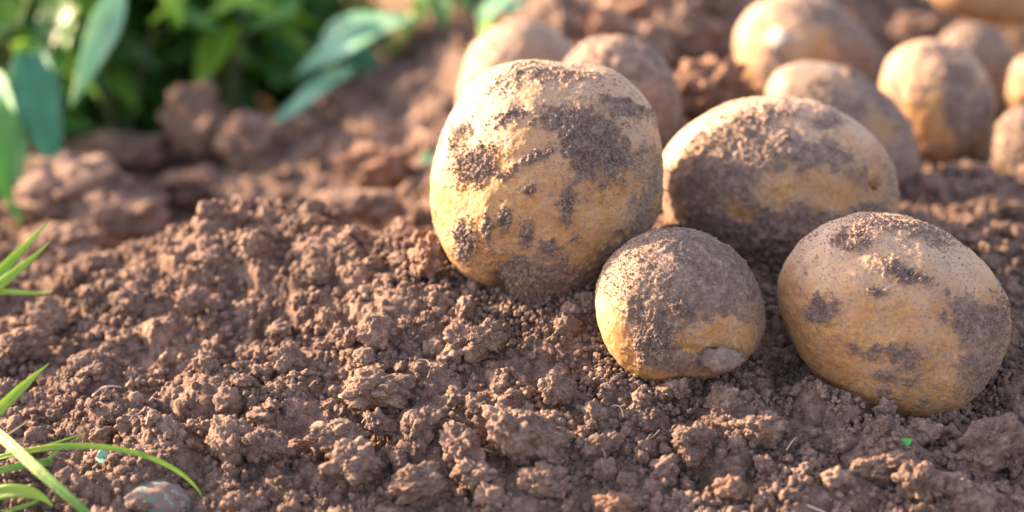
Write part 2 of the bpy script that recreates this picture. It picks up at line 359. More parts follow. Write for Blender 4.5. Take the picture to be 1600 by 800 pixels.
O1 = [(815, 94), (850, 96), (900, 99), (955, 104), (990, 130), (1015, 165), (1033, 225), (1037, 270), (1030, 325), (1008, 375), (965, 425), (930, 452), (890, 470), (850, 477), (820, 474), (795, 458), (760, 447), (735, 436), (702, 408), (684, 365), (673, 315), (675, 270), (686, 225), (706, 175), (735, 132), (765, 108)]
P1_ = [(930, 240, 48, 42, 60, 1.0, .9), (885, 200, 42, 18, 10, .9, .8), (975, 175, 48, 14, 15, .75, .5), (800, 190, 26, 10, -25, .8, .9), (745, 262, 24, 30, 60, .8, .9),
       (830, 255, 30, 7, -25, .75, .9), (792, 280, 12, 7, 0, .6, .7), (825, 300, 11, 8, 0, .8, .7), (882, 325, 10, 26, 5, .8, .8), (790, 345, 9, 18, 10, .8, .9), (765, 360, 8, 22, 0, .8, .9), (730, 378, 16, 28, 0, .9, .9),
       (822, 365, 10, 20, 10, .75, .8), (855, 385, 14, 14, 0, .8, .7), (895, 372, 10, 10, 0, .7, .6), (800, 425, 34, 26, 20, .9, .6), (850, 445, 60, 30, -5, 1.0, .6), (940, 430, 60, 40, -35, .9, .3), (1000, 330, 22, 70, 12, .75, .2), (1000, 270, 20, 40, 0, .6, .2),
       (870, 125, 60, 14, 5, .55, .5), (800, 130, 40, 12, -30, .45, .5), (720, 220, 14, 26, 30, .5, .7), (1020, 300, 18, 60, 0, .7, .2), (905, 145, 22, 10, 10, -.6, 0), (760, 410, 24, 14, 20, -.5, 0), (720, 330, 26, 30, 0, -.35, 0), (905, 395, 22, 26, 0, -.4, 0), (960, 300, 30, 30, 0, -.3, 0)]
potato('largest upright golden potato standing on the soil crest with brown dirt clumps', O1, 1.03, .95, P1_, 1, 8, -.03, dust=.35, crust=6500, dents=[(782, 448, 12, 26, -20, .0042), (760, 470, 30, 14, 20, .002), (905, 112, 30, 8, 5, .0012), (850, 240, 60, 10, -15, .0009), (960, 240, 22, 40, 20, .0008), (1010, 340, 12, 60, 10, .0010)])
O2 = [(1120, 168), (1155, 155), (1195, 152), (1250, 156), (1300, 170), (1345, 195), (1380, 232), (1398, 270), (1405, 310), (1398, 350), (1370, 390), (1320, 420), (1260, 440), (1200, 440), (1140, 420), (1090, 390), (1050, 355), (1032, 310), (1028, 265), (1045, 225), (1080, 192)]
P2_ = [(1110, 290, 70, 40, 10, .95, .2), (1070, 320, 50, 40, 30, .9, .1), (1140, 210, 70, 16, -25, .7, .8), (1110, 225, 50, 14, -25, .6, .8), (1190, 240, 70, 26, 10, .8, .3), (1260, 245, 60, 22, 10, .85, .4), (1280, 195, 26, 9, -10, .85, .3), (1330, 270, 40, 40, 30, .6, .2), (1150, 380, 80, 50, 30, 1.0, .4), (1230, 350, 30, 46, 0, .8, .2), (1280, 380, 50, 40, 0, .9, .1), (1380, 300, 20, 60, 0, .7, .1), (1160, 400, 60, 40, 0, 1, .8), (1340, 330, 26, 8, 0, .9, .8),
       (1200, 300, 26, 22, 0, -.8, 0), (1280, 305, 40, 22, 0, -.8, 0), (1140, 330, 30, 14, 30, -.7, 0), (1330, 225, 26, 16, 40, -.7, 0), (1050, 235, 14, 22, 30, -.6, 0)]
p2, c2w, s2, q2, _ = potato('wide tan potato lying behind the small potato, dusty top with a brown eye scab', O2, 1.075, .95, P2_, 2, 7, .16, dust=.55, crust=4500, dents=[(1150, 190, 30, 8, -30, .0015), (1240, 320, 14, 40, 0, .0012), (1290, 195, 26, 9, -10, .0018), (1320, 235, 40, 10, 40, .0014), (1085, 300, 16, 30, 10, .0014), (1345, 330, 30, 10, -10, .0012)])
O3 = [(1000, 368), (1030, 358), (1062, 357), (1100, 366), (1138, 388), (1168, 420), (1188, 460), (1193, 500), (1182, 540), (1155, 570), (1115, 588), (1065, 597), (1015, 598), (982, 582), (955, 553), (936, 515), (929, 475), (936, 435), (955, 402), (975, 382)]
P3_ = [(1080, 410, 90, 45, 15, 1.0, .25), (1030, 390, 50, 25, -10, .9, .2), (1140, 440, 45, 50, 40, 1.0, .2), (1060, 460, 70, 35, 0, .95, .2), (1020, 530, 26, 34, 20, 1.0, 1.0), (1010, 490, 30, 26, 0, .8, .6), (1060, 480, 18, 10, 0, .8, .9), (1070, 565, 60, 16, 0, .9, .3), (1180, 500, 16, 50, 10, .8, .1),
       (958, 470, 14, 30, 10, -.45, 0), (1135, 515, 36, 20, 10, -1.0, 0), (1075, 537, 30, 8, 10, -1.0, 0), (965, 560, 34, 22, 40, -.9, 0), (965, 430, 40, 34, -30, .75, .12), (1000, 585, 50, 14, 10, -.9, 0)]
p3, C3w, s3, q3, _ = potato('smallest front potato, mostly coated in grey-brown dirt, in the middle of the pile', O3, .985, .92, P3_, 3, 7, .12, dust=.5, crust=4500, dents=[(1075, 545, 50, 7, 5, .0014), (1000, 470, 10, 40, 20, .0010), (1110, 430, 50, 8, 30, .0009)])
O4 = [(1320, 337), (1362, 332), (1410, 338), (1450, 350), (1490, 374), (1528, 405), (1560, 442), (1576, 478), (1576, 520), (1562, 562), (1535, 602), (1500, 638), (1465, 658), (1425, 667), (1385, 660), (1340, 640), (1298, 608), (1258, 565), (1232, 520), (1217, 470), (1217, 430), (1232, 396), (1262, 365), (1290, 347)]
P4_ = [(1320, 375, 26, 14, -5, .9, .6), (1365, 350, 40, 10, 5, .75, .3), (1430, 360, 50, 12, 20, .6, .3), (1395, 430, 32, 9, 15, .85, .8), (1375, 412, 14, 9, 0, .75, .6), (1272, 485, 18, 18, 0, .9, .9), (1350, 455, 14, 7, 0, .7, .7), (1490, 490, 40, 24, 20, .95, .3), (1500, 545, 22, 50, 10, .9, .1), (1540, 490, 18, 30, 20, .6, .5), (1370, 545, 44, 10, 5, .85, .3), (1395, 560, 14, 16, 0, .8, .3), (1365, 580, 16, 12, 0, .8, .2), (1365, 610, 8, 16, 0, .8, .2), (1392, 618, 9, 8, 0, .8, .1), (1430, 622, 10, 10, 0, .8, .1), (1405, 590, 10, 7, 0, .8, .2), (1318, 540, 9, 9, 0, .8, .3), (1455, 560, 40, 12, 30, .5, 0), (1530, 570, 22, 50, 20, .9, .1), (1560, 500, 14, 50, 0, .7, .2), (1430, 400, 80, 14, 25, .35, 0),
       (1330, 430, 40, 30, 0, -.3, 0), (1300, 620, 60, 30, 30, -.5, 0), (1440, 640, 60, 20, 0, -.5, 0)]
potato('clean golden potato nearest the right edge with scattered small dark dirt spots', O4, .99, .95, P4_, 4, 8, .02, dust=.42, crust=4500, dents=[(1395, 425, 16, 8, 20, .0014), (1330, 395, 40, 8, -20, .0010), (1500, 500, 14, 40, 30, .0011), (1280, 470, 10, 16, 0, .0012), (1360, 560, 30, 10, 0, .0008), (1455, 385, 50, 8, 25, .0010)])
# eye scab of the wide potato, mud flake of the small one
def flat_blob(name, px, py, d, rx, ry, th, mat, parent, seed, rag=.15):
    n = 64; a = np.linspace(0, 2 * math.pi, n, endpoint=False); r_ = 1 + rag * np.array([perlin(np.array([[math.cos(t) * 2.5 + seed, math.sin(t) * 2.5, seed * .7]]))[0] * 1.6 for t in a])
    V = []; rings = (0, .3, .6, .85, 1.0, .97, .6, 0); offs = (1, .95, .9, .75, .35, -.3, -.6, -.8)
    C = P(px, py, d); s = d / 4000
    for q, h in zip(rings, offs):
        for t, rr in zip(a, r_):
            x, y = q * rr * rx * s * math.cos(t), q * rr * ry * s * math.sin(t)
            wob = .25 * th * math.sin(x * 1900 + seed) * math.cos(y * 2300)
            V.append(C + RT * x + UP * y - FW * (h * th + wob - 3.5 * (x * x + y * y) / .03))
    Fq = [(i * n + j, i * n + (j + 1) % n, (i + 1) * n + (j + 1) % n, (i + 1) * n + j) for i in range(len(rings) - 1) for j in range(n)]
    return mesh_obj(name, np.array(V), np.array(Fq), mat, parent=parent, loc=C)
def surf_d(C, s, c2, R_, px, py):
    """distance at which a body of radius R_ shows its front surface at the pixel"""
    d0 = s * 4000; r = math.hypot(px - c2[0], py - c2[1]) * s; return d0 - math.sqrt(max(R_ ** 2 - r * r, 0))
flat_blob('eye_scab', 1367, 279, 1.0375, 12, 18, .0022, EYE, p2, 3.3)
flat_blob('mud_flake', 1130, 561, .9575, 40, 20, .0012, CRUST, p3, 8.1, .26)

def oval(cx, cy, rx, ry, rot=0, n=20, sq=2.3, seed=0):
    out = []; t0 = R(rot)
    for k in range(n):
        t = 2 * math.pi * k / n; x = rx * math.copysign(abs(math.cos(t)) ** (2 / sq), math.cos(t)); y = ry * math.copysign(abs(math.sin(t)) ** (2 / sq), math.sin(t))
        wob = 1 + .04 * math.sin(2 * t + seed) + .03 * math.sin(3 * t + seed * 2)
        out.append((cx + wob * (x * math.cos(t0) - y * math.sin(t0)), cy + wob * (x * math.sin(t0) + y * math.cos(t0))))
    return out
OB1 = [(722, 120), (735, 75), (770, 45), (805, 28), (840, 34), (870, 50), (900, 80), (912, 120), (910, 170), (880, 215), (820, 235), (760, 230), (722, 200), (714, 160)]
potato('dusty pinkish-tan potato just behind the left shoulder of the largest potato', OB1, 1.235, .9, (), 11, 6, .28, POT2, .7)
potato('grey dirt-coated potato behind the right shoulder of the largest potato', oval(966, 152, 94, 92), 1.17, .9, (), 13, 6, .75, POT2, .8)
potato('tall tan potato with a white shiny spot, at the left end of the back row', [(1147, 90), (1152, 45), (1175, 12), (1215, -8), (1265, -8), (1310, 12), (1345, 45), (1368, 80), (1370, 110), (1345, 145), (1300, 170), (1230, 178), (1175, 162), (1152, 130)], 1.33, .9,
       [(1220, 62, 26, 20, 0, -1, 0), (1335, 85, 26, 42, -30, 1, .9), (1200, 110, 14, 34, 10, 1, .8), (1290, 35, 44, 15, 25, 1, .8), (1300, 110, 30, 10, 20, .9, .2), (1240, 15, 40, 10, 0, .9, .3), (1250, 150, 60, 12, 0, .9, .2), (1175, 50, 12, 22, 10, .7, .1), (1260, 100, 30, 20, 0, -.4, 0)], 14, 6, .22, POT, .5)
potato('dusty oblong potato leaning diagonally in front of the tall tan one', [(1197, 135), (1215, 108), (1262, 97), (1310, 105), (1360, 135), (1400, 170), (1425, 220), (1435, 265), (1428, 300), (1390, 325), (1330, 322), (1265, 290), (1215, 230), (1198, 180)], 1.21, .85,
       [(1280, 145, 21, 17, 0, 1, .9), (1318, 178, 19, 14, 0, 1, .9), (1405, 200, 22, 70, -35, 1, .8), (1345, 128, 44, 13, 38, 1, .8), (1230, 150, 12, 20, 0, .9, .2), (1380, 260, 30, 30, 0, 1, .3), (1345, 215, 14, 14, 0, .9, .3), (1300, 125, 30, 12, 20, -.6, 0), (1370, 210, 30, 26, 0, -.5, 0)], 15, 6, .38, POT2, .6)
potato('round golden potato of the back row with dark dirt streaks down its front', [(1378, 120), (1392, 85), (1425, 66), (1468, 63), (1505, 75), (1535, 110), (1553, 155), (1552, 195), (1535, 238), (1495, 262), (1440, 258), (1405, 228), (1383, 175)], 1.27, .9,
       [(1485, 128, 26, 20, 40, 1, 1), (1478, 168, 16, 38, 10, 1, 1), (1502, 205, 15, 34, 20, 1, .9), (1530, 165, 10, 28, 0, 1, .9), (1422, 140, 16, 9, 0, .9, .2), (1500, 245, 12, 20, 0, 1, .4), (1460, 82, 40, 10, 0, .9, .4), (1440, 235, 30, 12, 0, .9, .2), (1392, 150, 8, 26, 0, .9, .2), (1420, 110, 26, 30, 0, -.5, 0), (1430, 200, 30, 30, 0, -.5, 0)], 16, 6, .22, POT, .3)
potato('dark dirt-covered potato tucked behind the round golden one of the back row', oval(1518, 115, 66, 74, 15), 1.37, .9, (), 17, 6, .8, POT2, .5)
potato('purple-brown potato cut by the right edge beside the round golden one', oval(1606, 238, 52, 68), 1.235, .9, (), 18, 6, .75, POT2, .5)
potato('light tan potato peeping in at the right edge above the purple-brown one', oval(1616, 140, 40, 52), 1.33, .9, (), 19, 6, .3, POT, .5)
potato('orange-tan potato hanging over the top right corner of the picture', oval(1550, -16, 98, 54, 6), 1.44, .9, (), 20, 6, .2, POT, .3)
# bare white patch on the tall tan potato
WHITE = plain('peeled_flesh', (.40, .36, .29), .9, .8)
tall = [o for o in bpy.data.objects if 'white shiny spot' in o.get('label', '')][0]
flat_blob('peeled_spot', 1222, 62, 1.3015, 27, 20, .0012, WHITE, tall, 2.2, .1)

POTS = list(BODIES)
# clods one can point at in the photograph: px, py, width px, height px, label
CL = [(822, 682, 112, 84, 'biggest angular brown clod at the bottom centre, flat sunlit top edge', 0), (590, 612, 100, 60, 'wide rounded soil clod above the row of bottom clods, left of centre', 0),
      (660, 672, 56, 62, 'upright round clod between the widest two clods at bottom centre', 0), (550, 728, 84, 62, 'grey-brown block-like clod below the oblong sunlit one', 1), (650, 754, 80, 52, 'low smooth grey clod near the bottom edge under the upright round clod', 1),
      (527, 686, 84, 50, 'oblong clod with a sunlit left side above the block-like one', 0), (417, 696, 60, 58, 'round dark clod near the buried green stone, on its upper right', 0), (742, 738, 64, 40, 'small clod tucked against the lower left of the biggest angular clod', 0),
      (722, 700, 60, 66, 'rough dark clod just left of the biggest angular clod', 0), (847, 750, 66, 46, 'sunlit clod directly below the biggest angular clod', 0), (140, 578, 60, 50, 'round clod with a bright rim on the left slope above the bent grass blade', 0),
      (75, 492, 56, 52, 'dark ball-shaped clod near the left edge under the upper grass blades', 0), (38, 540, 78, 50, 'low broad clod at the left edge below the dark ball-shaped clod', 0), (330, 400, 52, 32, 'smooth oval clod sitting in the hollow behind the left crest', 1),
      (1190, 672, 70, 54, 'lumpy purple-brown clod on the shaded soil below the smallest potato', 0), (1130, 628, 50, 44, 'pointed shaded clod just under the mud flake of the smallest potato', 1), (1385, 722, 100, 44, 'long low shaded clod below the tiny green leaf', 0),
      (1556, 692, 110, 66, 'large sloping shaded clod near the right edge below the clean potato', 1), (1588, 714, 40, 34, 'small smooth clod cut by the right edge of the picture', 1), (1490, 766, 46, 42, 'round smooth pebble-like clod near the bottom right corner', 1),
      (1512, 786, 44, 28, 'flat smooth clod just under the round pebble-like one', 1), (1385, 672, 46, 42, 'clod touching the bottom of the clean golden potato', 0), (1445, 672, 50, 34, 'shaded clod beside the tiny green leaf on its upper right', 0), (1440, 752, 80, 60, 'crumbly wide clod at the bottom right, left of the round pebble-like one', 0),
      (1085, 690, 60, 60, 'crumbly upright clod at the bottom, right of centre in the shade', 0), (1060, 606, 30, 30, 'small round clod touching the bottom of the smallest potato', 0), (668, 398, 52, 62, 'reddish clod pressed against the left foot of the largest potato', 2), (590, 515, 54, 46, 'rough clod on the sunlit middle slope left of the largest potato', 0),
      (720, 524, 46, 40, 'dark-sided clod on the slope below the left foot of the largest potato', 0), (762, 528, 52, 44, 'twin-lobed clod below the foot of the largest potato', 0), (870, 606, 50, 44, 'crumbly sunlit clod in the middle slope left of the smallest potato', 0), (450, 560, 50, 40, 'weathered clod halfway up the sunlit left slope', 0),
      (362, 690, 70, 60, 'crumbly mound-like clod right of the buried green stone', 0), (305, 468, 50, 36, 'worn clod high on the left slope below the hollow', 0), (200, 470, 58, 40, 'broad worn clod on the upper left slope', 0), (595, 660, 46, 40, 'shaded clod wedged under the wide rounded one', 0), (960, 790, 60, 34, 'sunlit orange clod at the bottom edge right of centre', 2), (1140, 760, 46, 30, 'bright orange tipped clod at the bottom edge in the shade', 2)]
CLF = [(872, 30, 110, 70, 1.36, 'pale sunlit smooth lump of soil at the top edge beyond the dusty pinkish potato', 1), (940, 48, 84, 60, 1.35, 'sunlit clod at the left end of the soil heap behind the grey potato', 2), (1012, 72, 96, 64, 1.34, 'broad sunlit clod low on the soil heap behind the grey potato', 0), (1078, 52, 108, 86, 1.35, 'large half-shaded clod on the right shoulder of the soil heap', 0), (1000, 8, 120, 70, 1.39, 'sunlit clod at the top of the soil heap, cut by the top edge', 2), (1110, -5, 80, 60, 1.41, 'dark clod at the top right of the soil heap', 0),
       (305, 190, 96, 112, 1.385, 'dark pointed clod in front of the shadowed foliage, topmost of the far clods', 0), (392, 228, 96, 88, 1.37, 'round brown clod right of the dark pointed clod', 0), (120, 300, 200, 92, 1.29, 'very large sunlit clod at the far left below the teal leaves', 0), (185, 232, 160, 50, 1.40, 'flat shadowed clod at the foot of the foliage', 0),
       (95, 392, 110, 62, 1.20, 'blurred brown clod behind the upper grass blades at the left', 0), (190, 335, 130, 60, 1.27, 'dark blurred clod in the hollow behind the left crest', 0), (585, 262, 110, 54, 1.28, 'sunlit blurred clod on the bank behind the crest', 2), (1103, 150, 116, 112, 1.235, 'reddish soil clod between the grey potato and the tall tan potato', 2),
       (560, 320, 120, 44, 1.2, 'low blurred clod just behind the soil crest', 0), (300, 300, 120, 60, 1.34, 'broad blurred clod in the valley under the round brown clod', 0), (1560, 330, 90, 50, 1.17, 'blurred lump of soil behind the clean potato at the right edge', 0), (1440, 60, 90, 60, 1.47, 'dark blurred soil lump above the round golden back-row potato', 0), (460, 235, 60, 50, 1.38, 'small blurred clod at the foot of the shadowed bank', 0)]
def clod(px, py, wpx, hpx, label, mk, d=None, seed=0):
    if d is None: _, d = hit(px, py + hpx * .38); d -= .003
    C = P(px, py, d); s = d / 4000; v = clod_shape(6, 900 + seed, .9 if mk == 1 else .75 if seed % 2 == 0 else .5, 34 if mk != 1 else 16)
    v = v @ rotmats(1, np.random.default_rng(seed + 5))[0].T
    v -= (v.max(0) + v.min(0)) / 2; ext = v.max(0) - v.min(0)
    # fit to seen width and height
    ksz = 1.2
    sc_ = ksz * np.array([wpx * s / ext[0], (wpx + hpx) * .5 * s / ext[1], hpx * s / ext[2]]) * 1.04; v = v * sc_
    v = v + v / np.linalg.norm(v, axis=1)[:, None] * (.00025 * fbm(v, 900, 3, .65, seed) - .0003 * np.abs(fbm(v, 330, 3, .6, seed)))[:, None]
    BODIES.append((C, min(wpx, hpx) * .5 * s))
    o = mesh_obj('soil_clod', v + C, ico(6)[1], (CLOD, CLOD, CLODR)[mk], loc=C); tag(o, label, 'soil clod', 'soil clods lying on the ground')
    return o
for i, q in enumerate(CL): clod(*q[:4], q[4], q[5], seed=i)
for i, q in enumerate(CLF): clod(*q[:4], q[5], q[6], d=q[4], seed=60 + i)

# ------------------------------------------------------------------ crumbs of soil
def inside(C):
    m = np.zeros(len(C), bool)
    for c, r in BODIES: m |= np.linalg.norm(C - c, axis=1) < r * .93
    return m
def scatter(n, x0, x1, y0, y1, r0, r1, sink=.15, pw=2.2, clump=True, zoff=0):
    x = rng.uniform(x0, x1, n); y = rng.uniform(y0, y1, n)
    if clump:
        q = fbm(np.stack([x, y, np.zeros(n)], 1), 45, 3, .5, 77); k = rng.uniform(size=n) < sstep(-.40, .20, q) * .92 + .08; x, y = x[k], y[k]
    n = len(x); r = r0 + (r1 - r0) * rng.uniform(size=n) ** pw; z = ground_z(x, y) + r * (rng.uniform(-.2, .75, n) - sink) + zoff
    C = np.stack([x, y, z], 1); k = ~inside(C); return C[k], r[k]
parts = []
C, r = scatter(60000, -.262, .262, -.13, .16, .0005, .0013, pw=1.5); parts.append(pack(2, C, r, rng))
C, r = scatter(21000, -.265, .265, -.13, .20, .0012, .0028, -.1, 1.7); parts.append(pack(3, C, r, rng))
C, r = scatter(2900, -.27, .27, -.13, .22, .0027, .0070, .0, 2.4); parts.append(pack(4, C, r, rng))
for (c_, r_) in POTS[:4]:
    n = 1500; a_ = rng.uniform(0, 2 * math.pi, n); q_ = r_ * rng.uniform(.55, 1.05, n); x_ = c_[0] + q_ * np.cos(a_); y_ = c_[1] + q_ * np.sin(a_); S_ = rng.uniform(.0008, .0024, n) * rng.uniform(.5, 1, n)
    z_ = ground_z(x_, y_) + rng.uniform(0, .0035, n); C_ = np.stack([x_, y_, z_], 1); k_ = np.linalg.norm(C_ - c_, axis=1) > r_ * .96; parts.append(pack(3, C_[k_], S_[k_], rng))
v, f = join(parts); tag(mesh_obj('soil_crumbs', v, f, CLOD), 'fine crumbly brown soil grains covering the near slope around the potatoes', 'soil', kind='stuff')
parts = []
C, r = scatter(7000, -.45, .50, .16, .80, .002, .005, clump=False); parts.append(pack(2, C, r, rng))
C, r = scatter(500, -.45, .50, .20, .85, .005, .013, .35, 2.4, clump=False); parts.append(pack(3, C, r, rng))
v, f = join(parts); tag(mesh_obj('coarse_soil_crumbs', v, f, SOIL), 'coarse brown soil lumps spread over the ground behind the potatoes', 'soil', kind='stuff')

# ------------------------------------------------------------------ leaves, grass
def ribbon(P3, W, side, fold=.18, mat=None, name='blade', parent=None, thick=.0002, nseg=40):
    """tapered blade along points, V-folded, with thickness"""
    P3 = np.array(P3, float); t = np.linspace(0, 1, len(P3)); tt = np.linspace(0, 1, nseg)
    # smooth (Catmull-like through polynomial fit of low order)
    k = min(len(P3) - 1, 4); Q = np.stack([np.polyval(np.polyfit(t, P3[:, i], k), tt) for i in range(3)], 1); Wd = np.interp(tt, np.linspace(0, 1, len(W)), W)
    tan = np.gradient(Q, axis=0); tan /= np.linalg.norm(tan, axis=1)[:, None]; sdv = np.cross(tan, np.asarray(side, float)); sdv /= np.linalg.norm(sdv, axis=1)[:, None]; nr = np.cross(sdv, tan)
    V = []; cols = (-1, -.5, 0, .5, 1)
    for sgn in (1, -1):
        for c in cols: V.append(Q + sdv * (Wd * .5 * c)[:, None] + nr * (fold * Wd * abs(c))[:, None] + nr * (sgn * thick))
    V = np.stack(V, 1); m = V.shape[1]; ring = [0, 1, 2, 3, 4, 9, 8, 7, 6, 5]
    Fq = [(i * m + ring[j], i * m + ring[(j + 1) % m], (i + 1) * m + ring[(j + 1) % m], (i + 1) * m + ring[j]) for i in range(nseg - 1) for j in range(m)]
    return mesh_obj(name, V.reshape(-1, 3), np.array(Fq), mat, parent=parent, loc=(parent.location if parent else P3[0]))
TC = -FW
def clump(label, base, blades, group=None):
    e = empty('grass_clump', base); tag(e, label, 'grass')
    for pts_, wpx, m, fold in blades:
        p3 = [P(*q) for q in pts_]; s = pts_[-1][2] / 4000; ribbon(p3, [x * s * .85 for x in wpx], TC, fold, m, 'blade', e)
    return e
b1, d1 = hit(-60, 500)
clump('blurred lime-green grass blades fanning in at the left edge above the dark ball-shaped clod', b1,
      [([(-70, 500, 1.07), (-20, 450, 1.055), (25, 400, 1.045), (78, 346, 1.04)], [10, 22, 24, 14, 1], GRASS, .12), ([(-70, 505, 1.07), (-25, 465, 1.05), (25, 425, 1.04), (78, 378, 1.03)], [10, 18, 20, 14, 1], GRASS, .12), ([(-70, 500, 1.07), (-20, 460, 1.05), (30, 457, 1.045), (82, 454, 1.04)], [8, 10, 11, 8, 1], GRASS, .12)])
b2, d2 = hit(-60, 740)
clump('green grass blades bending in at the lower left corner over the buried green stone', b2,
      [([(-70, 720, .955), (-30, 672, .95), (20, 620, .945), (76, 568, .94)], [14, 22, 24, 18, 1], GRASS, .2),
       ([(-60, 660, .95), (-10, 672, .935), (40, 715, .92), (90, 760, .91), (150, 815, .905)], [14, 20, 22, 22, 18, 14], GRASSD, .22),
       ([(-60, 735, .96), (0, 715, .945), (80, 699, .935), (160, 697, .93), (240, 718, .93), (290, 745, .932), (317, 780, .935)], [7, 9, 11, 11, 10, 9, 6, 1], GRASS, .2),
       ([(-60, 790, .945), (-10, 772, .93), (40, 768, .925), (82, 790, .925)], [20, 26, 28, 22, 3], GRASS, .15),
       ([(-50, 750, .95), (0, 735, .94), (70, 722, .938), (75, 722, .938), (128, 680, .94)], [8, 13, 14, 10, 1], GRASSD, .25), ([(-50, 700, .955), (0, 712, .95), (60, 700, .95), (135, 676, .95)], [4, 5, 6, 5, 1], GRASS, .25), ([(0, 800, .935), (40, 790, .93), (80, 772, .93)], [5, 8, 7, 1], GRASSD, .3)])
clump('thin pale yellow grass wisp at the left edge beside the bending green blades', hit(-20, 700)[0], [([(-20, 700, .965), (10, 680, .96), (48, 655, .958)], [4, 5, 4, 1], STRAW, .2)])
def leaflet(C, L, Wd, dirv, nrm, curl=.15, n=10, m=5, wav=0.0, ph=0):
    """pointed oval leaf with midrib fold and droop"""
    dirv = np.array(dirv, float); dirv /= np.linalg.norm(dirv); nrm = np.array(nrm, float); nrm -= dirv * (nrm @ dirv); nrm /= np.linalg.norm(nrm); sd_ = np.cross(nrm, dirv)
    t = np.linspace(0, 1, n); wv = np.sin(math.pi * t ** .75) ** .9 * (1.1 - .45 * t) * Wd * .5; wv[0] = wv[-1] = Wd * .01
    c = np.linspace(-1, 1, m)
    tt, cc = np.meshgrid(t, c, indexing='ij'); ww = wv[:, None] * cc
    V = C + dirv * (tt * L)[..., None] + sd_ * ww[..., None] + nrm * (np.abs(ww) * .3 - curl * L * tt ** 2 + wav * L * np.sin(tt * 9 + cc * 3 + ph))[..., None]
    idx = np.arange(n * m).reshape(n, m); Fq = np.stack([idx[:-1, :-1], idx[:-1, 1:], idx[1:, 1:], idx[1:, :-1]], 2).reshape(-1, 4)
    return V.reshape(-1, 3), Fq
def hero_leaf(parent, p0, p1, wpx, mat, nrm=(0, -.6, .8), curl=.1):
    A, B = P(*p0), P(*p1); L = np.linalg.norm(B - A); v, f = leaflet(A, L, wpx * .82 * p0[2] / 4000, B - A, nrm, curl, 22, 9, .012, p0[0]); 
    o = mesh_obj('leaf', v, f, mat, parent=parent, loc=parent.location); md = o.modifiers.new('s', 'SOLIDIFY'); md.thickness = .0004; return o
def plant(label, x, y, h, nleaf, spread, mats, heroes=(), seed=0, tlo=.08, prob=(.30, .34, .10, .26)):
    lean = (0, 0)
    rg = np.random.default_rng(seed); z = float(base_z(x, y)); e = empty('potato_plant', (x, y, z)); tag(e, label, 'plant', 'potato plants behind the pile')
    V, Fs, Ms, o = [], [], [], 0; SV, SF, so = [], [], 0
    for k in range(max(4, nleaf // 14)):
        a = rg.uniform(0, 2 * math.pi); top = np.array([x + lean[0] + spread * math.cos(a) * rg.uniform(.3, 1), y + lean[1] + spread * math.sin(a) * rg.uniform(.3, 1), z + h * rg.uniform(.6, 1)]); base = np.array([x, y, z - .004])
        t = np.linspace(0, 1, 8)[:, None]; cen = base + (top - base) * t + np.array([0, 0, h * .25]) * (t * (1 - t)); rr = .0035 * (1 - .6 * t)
        ring = np.array([[math.cos(q), math.sin(q), 0] for q in np.linspace(0, 2 * math.pi, 6, endpoint=False)])
        sv = (cen[:, None] + ring[None] * rr[:, None]).reshape(-1, 3); SV.append(sv); i = np.arange(7)[:, None]; j = np.arange(6)[None]
        SF.append(np.stack([i * 6 + j, i * 6 + (j + 1) % 6, (i + 1) * 6 + (j + 1) % 6, (i + 1) * 6 + j], 2).reshape(-1, 4) + so); so += len(sv)
        for q in range(14):
            tq = rg.uniform(tlo, 1); c = base + (top - base) * tq + np.array([0, 0, h * .25 * tq * (1 - tq)]); b = rg.uniform(0, 2 * math.pi); L = rg.uniform(.022, .055)
            dv = np.array([math.cos(b), math.sin(b), rg.uniform(-.5, .35)]); nn = np.array([rg.normal() * .35, rg.normal() * .35, 1])
            v, f = leaflet(c + dv * .01, L, L * rg.uniform(.45, .65), dv, nn, rg.uniform(.05, .35), 9, 5, .02, rg.uniform(0, 6)); V.append(v); Fs.append(f + o); o += len(v); Ms += [rg.choice(len(mats), p=prob[:len(mats)] if len(mats) == 4 else None)] * len(f)
    mesh_obj('stem', np.concatenate(SV), np.concatenate(SF), L_STEM, parent=e, loc=e.location)
    mesh_obj('foliage', np.concatenate(V), np.concatenate(Fs), None, parent=e, loc=e.location, mats=mats, midx=Ms)
    for hl in heroes: hero_leaf(e, *hl)
    return e
MX = [L_DARK, L_MID, L_TEAL, L_LIME]
plant('leafy plant at the far left with long teal and pale drooping leaves', -.30, .44, .11, 112, .065, MX, [((35, 80, 1.33), (88, 285, 1.30), 100, L_TEAL, (.5, -.8, .3), .04), ((60, 75, 1.35), (98, 240, 1.33), 62, L_TEAL, (-.3, -.9, .3), .03), ((-20, 150, 1.31), (32, 350, 1.28), 100, L_MID, (.2, -.9, .3), .03), ((-5, 110, 1.32), (45, 250, 1.30), 46, L_PALE, (-.6, -.6, .4), 0)], 1)
plant('leafy plant whose pale green lance-shaped leaf hangs over dark shade', -.235, .49, .19, 70, .075, MX, [((190, -25, 1.36), (112, 168, 1.34), 62, L_PALE, (.35, -.8, .5), .05), ((180, -40, 1.40), (82, 52, 1.38), 40, L_LIME, (-.5, -.1, 1), .1), ((95, 0, 1.42), (55, 60, 1.40), 50, L_TEAL, (-.3, -.5, .8), .1)], 2, .7)
plant('dense dark green plant in the middle of the foliage row', -.175, .51, .18, 84, .06, MX, [((310, -20, 1.42), (230, 30, 1.40), 40, L_LIME, (-.3, -.2, 1), .1), ((330, -10, 1.42), (440, 20, 1.42), 40, L_LIME, (-.3, -.2, 1), .1), ((255, 5, 1.42), (350, 48, 1.41), 34, L_MID, (-.2, -.5, .9), .1), ((400, -12, 1.43), (300, 36, 1.42), 38, L_LIME, (-.3, -.3, .9), .08), ((470, 10, 1.45), (380, 45, 1.44), 34, L_MID, (-.2, -.6, .8), .1), ((260, -20, 1.40), (285, 40, 1.39), 40, L_LIME, (.2, -.6, .7), .1)], 3, .7)
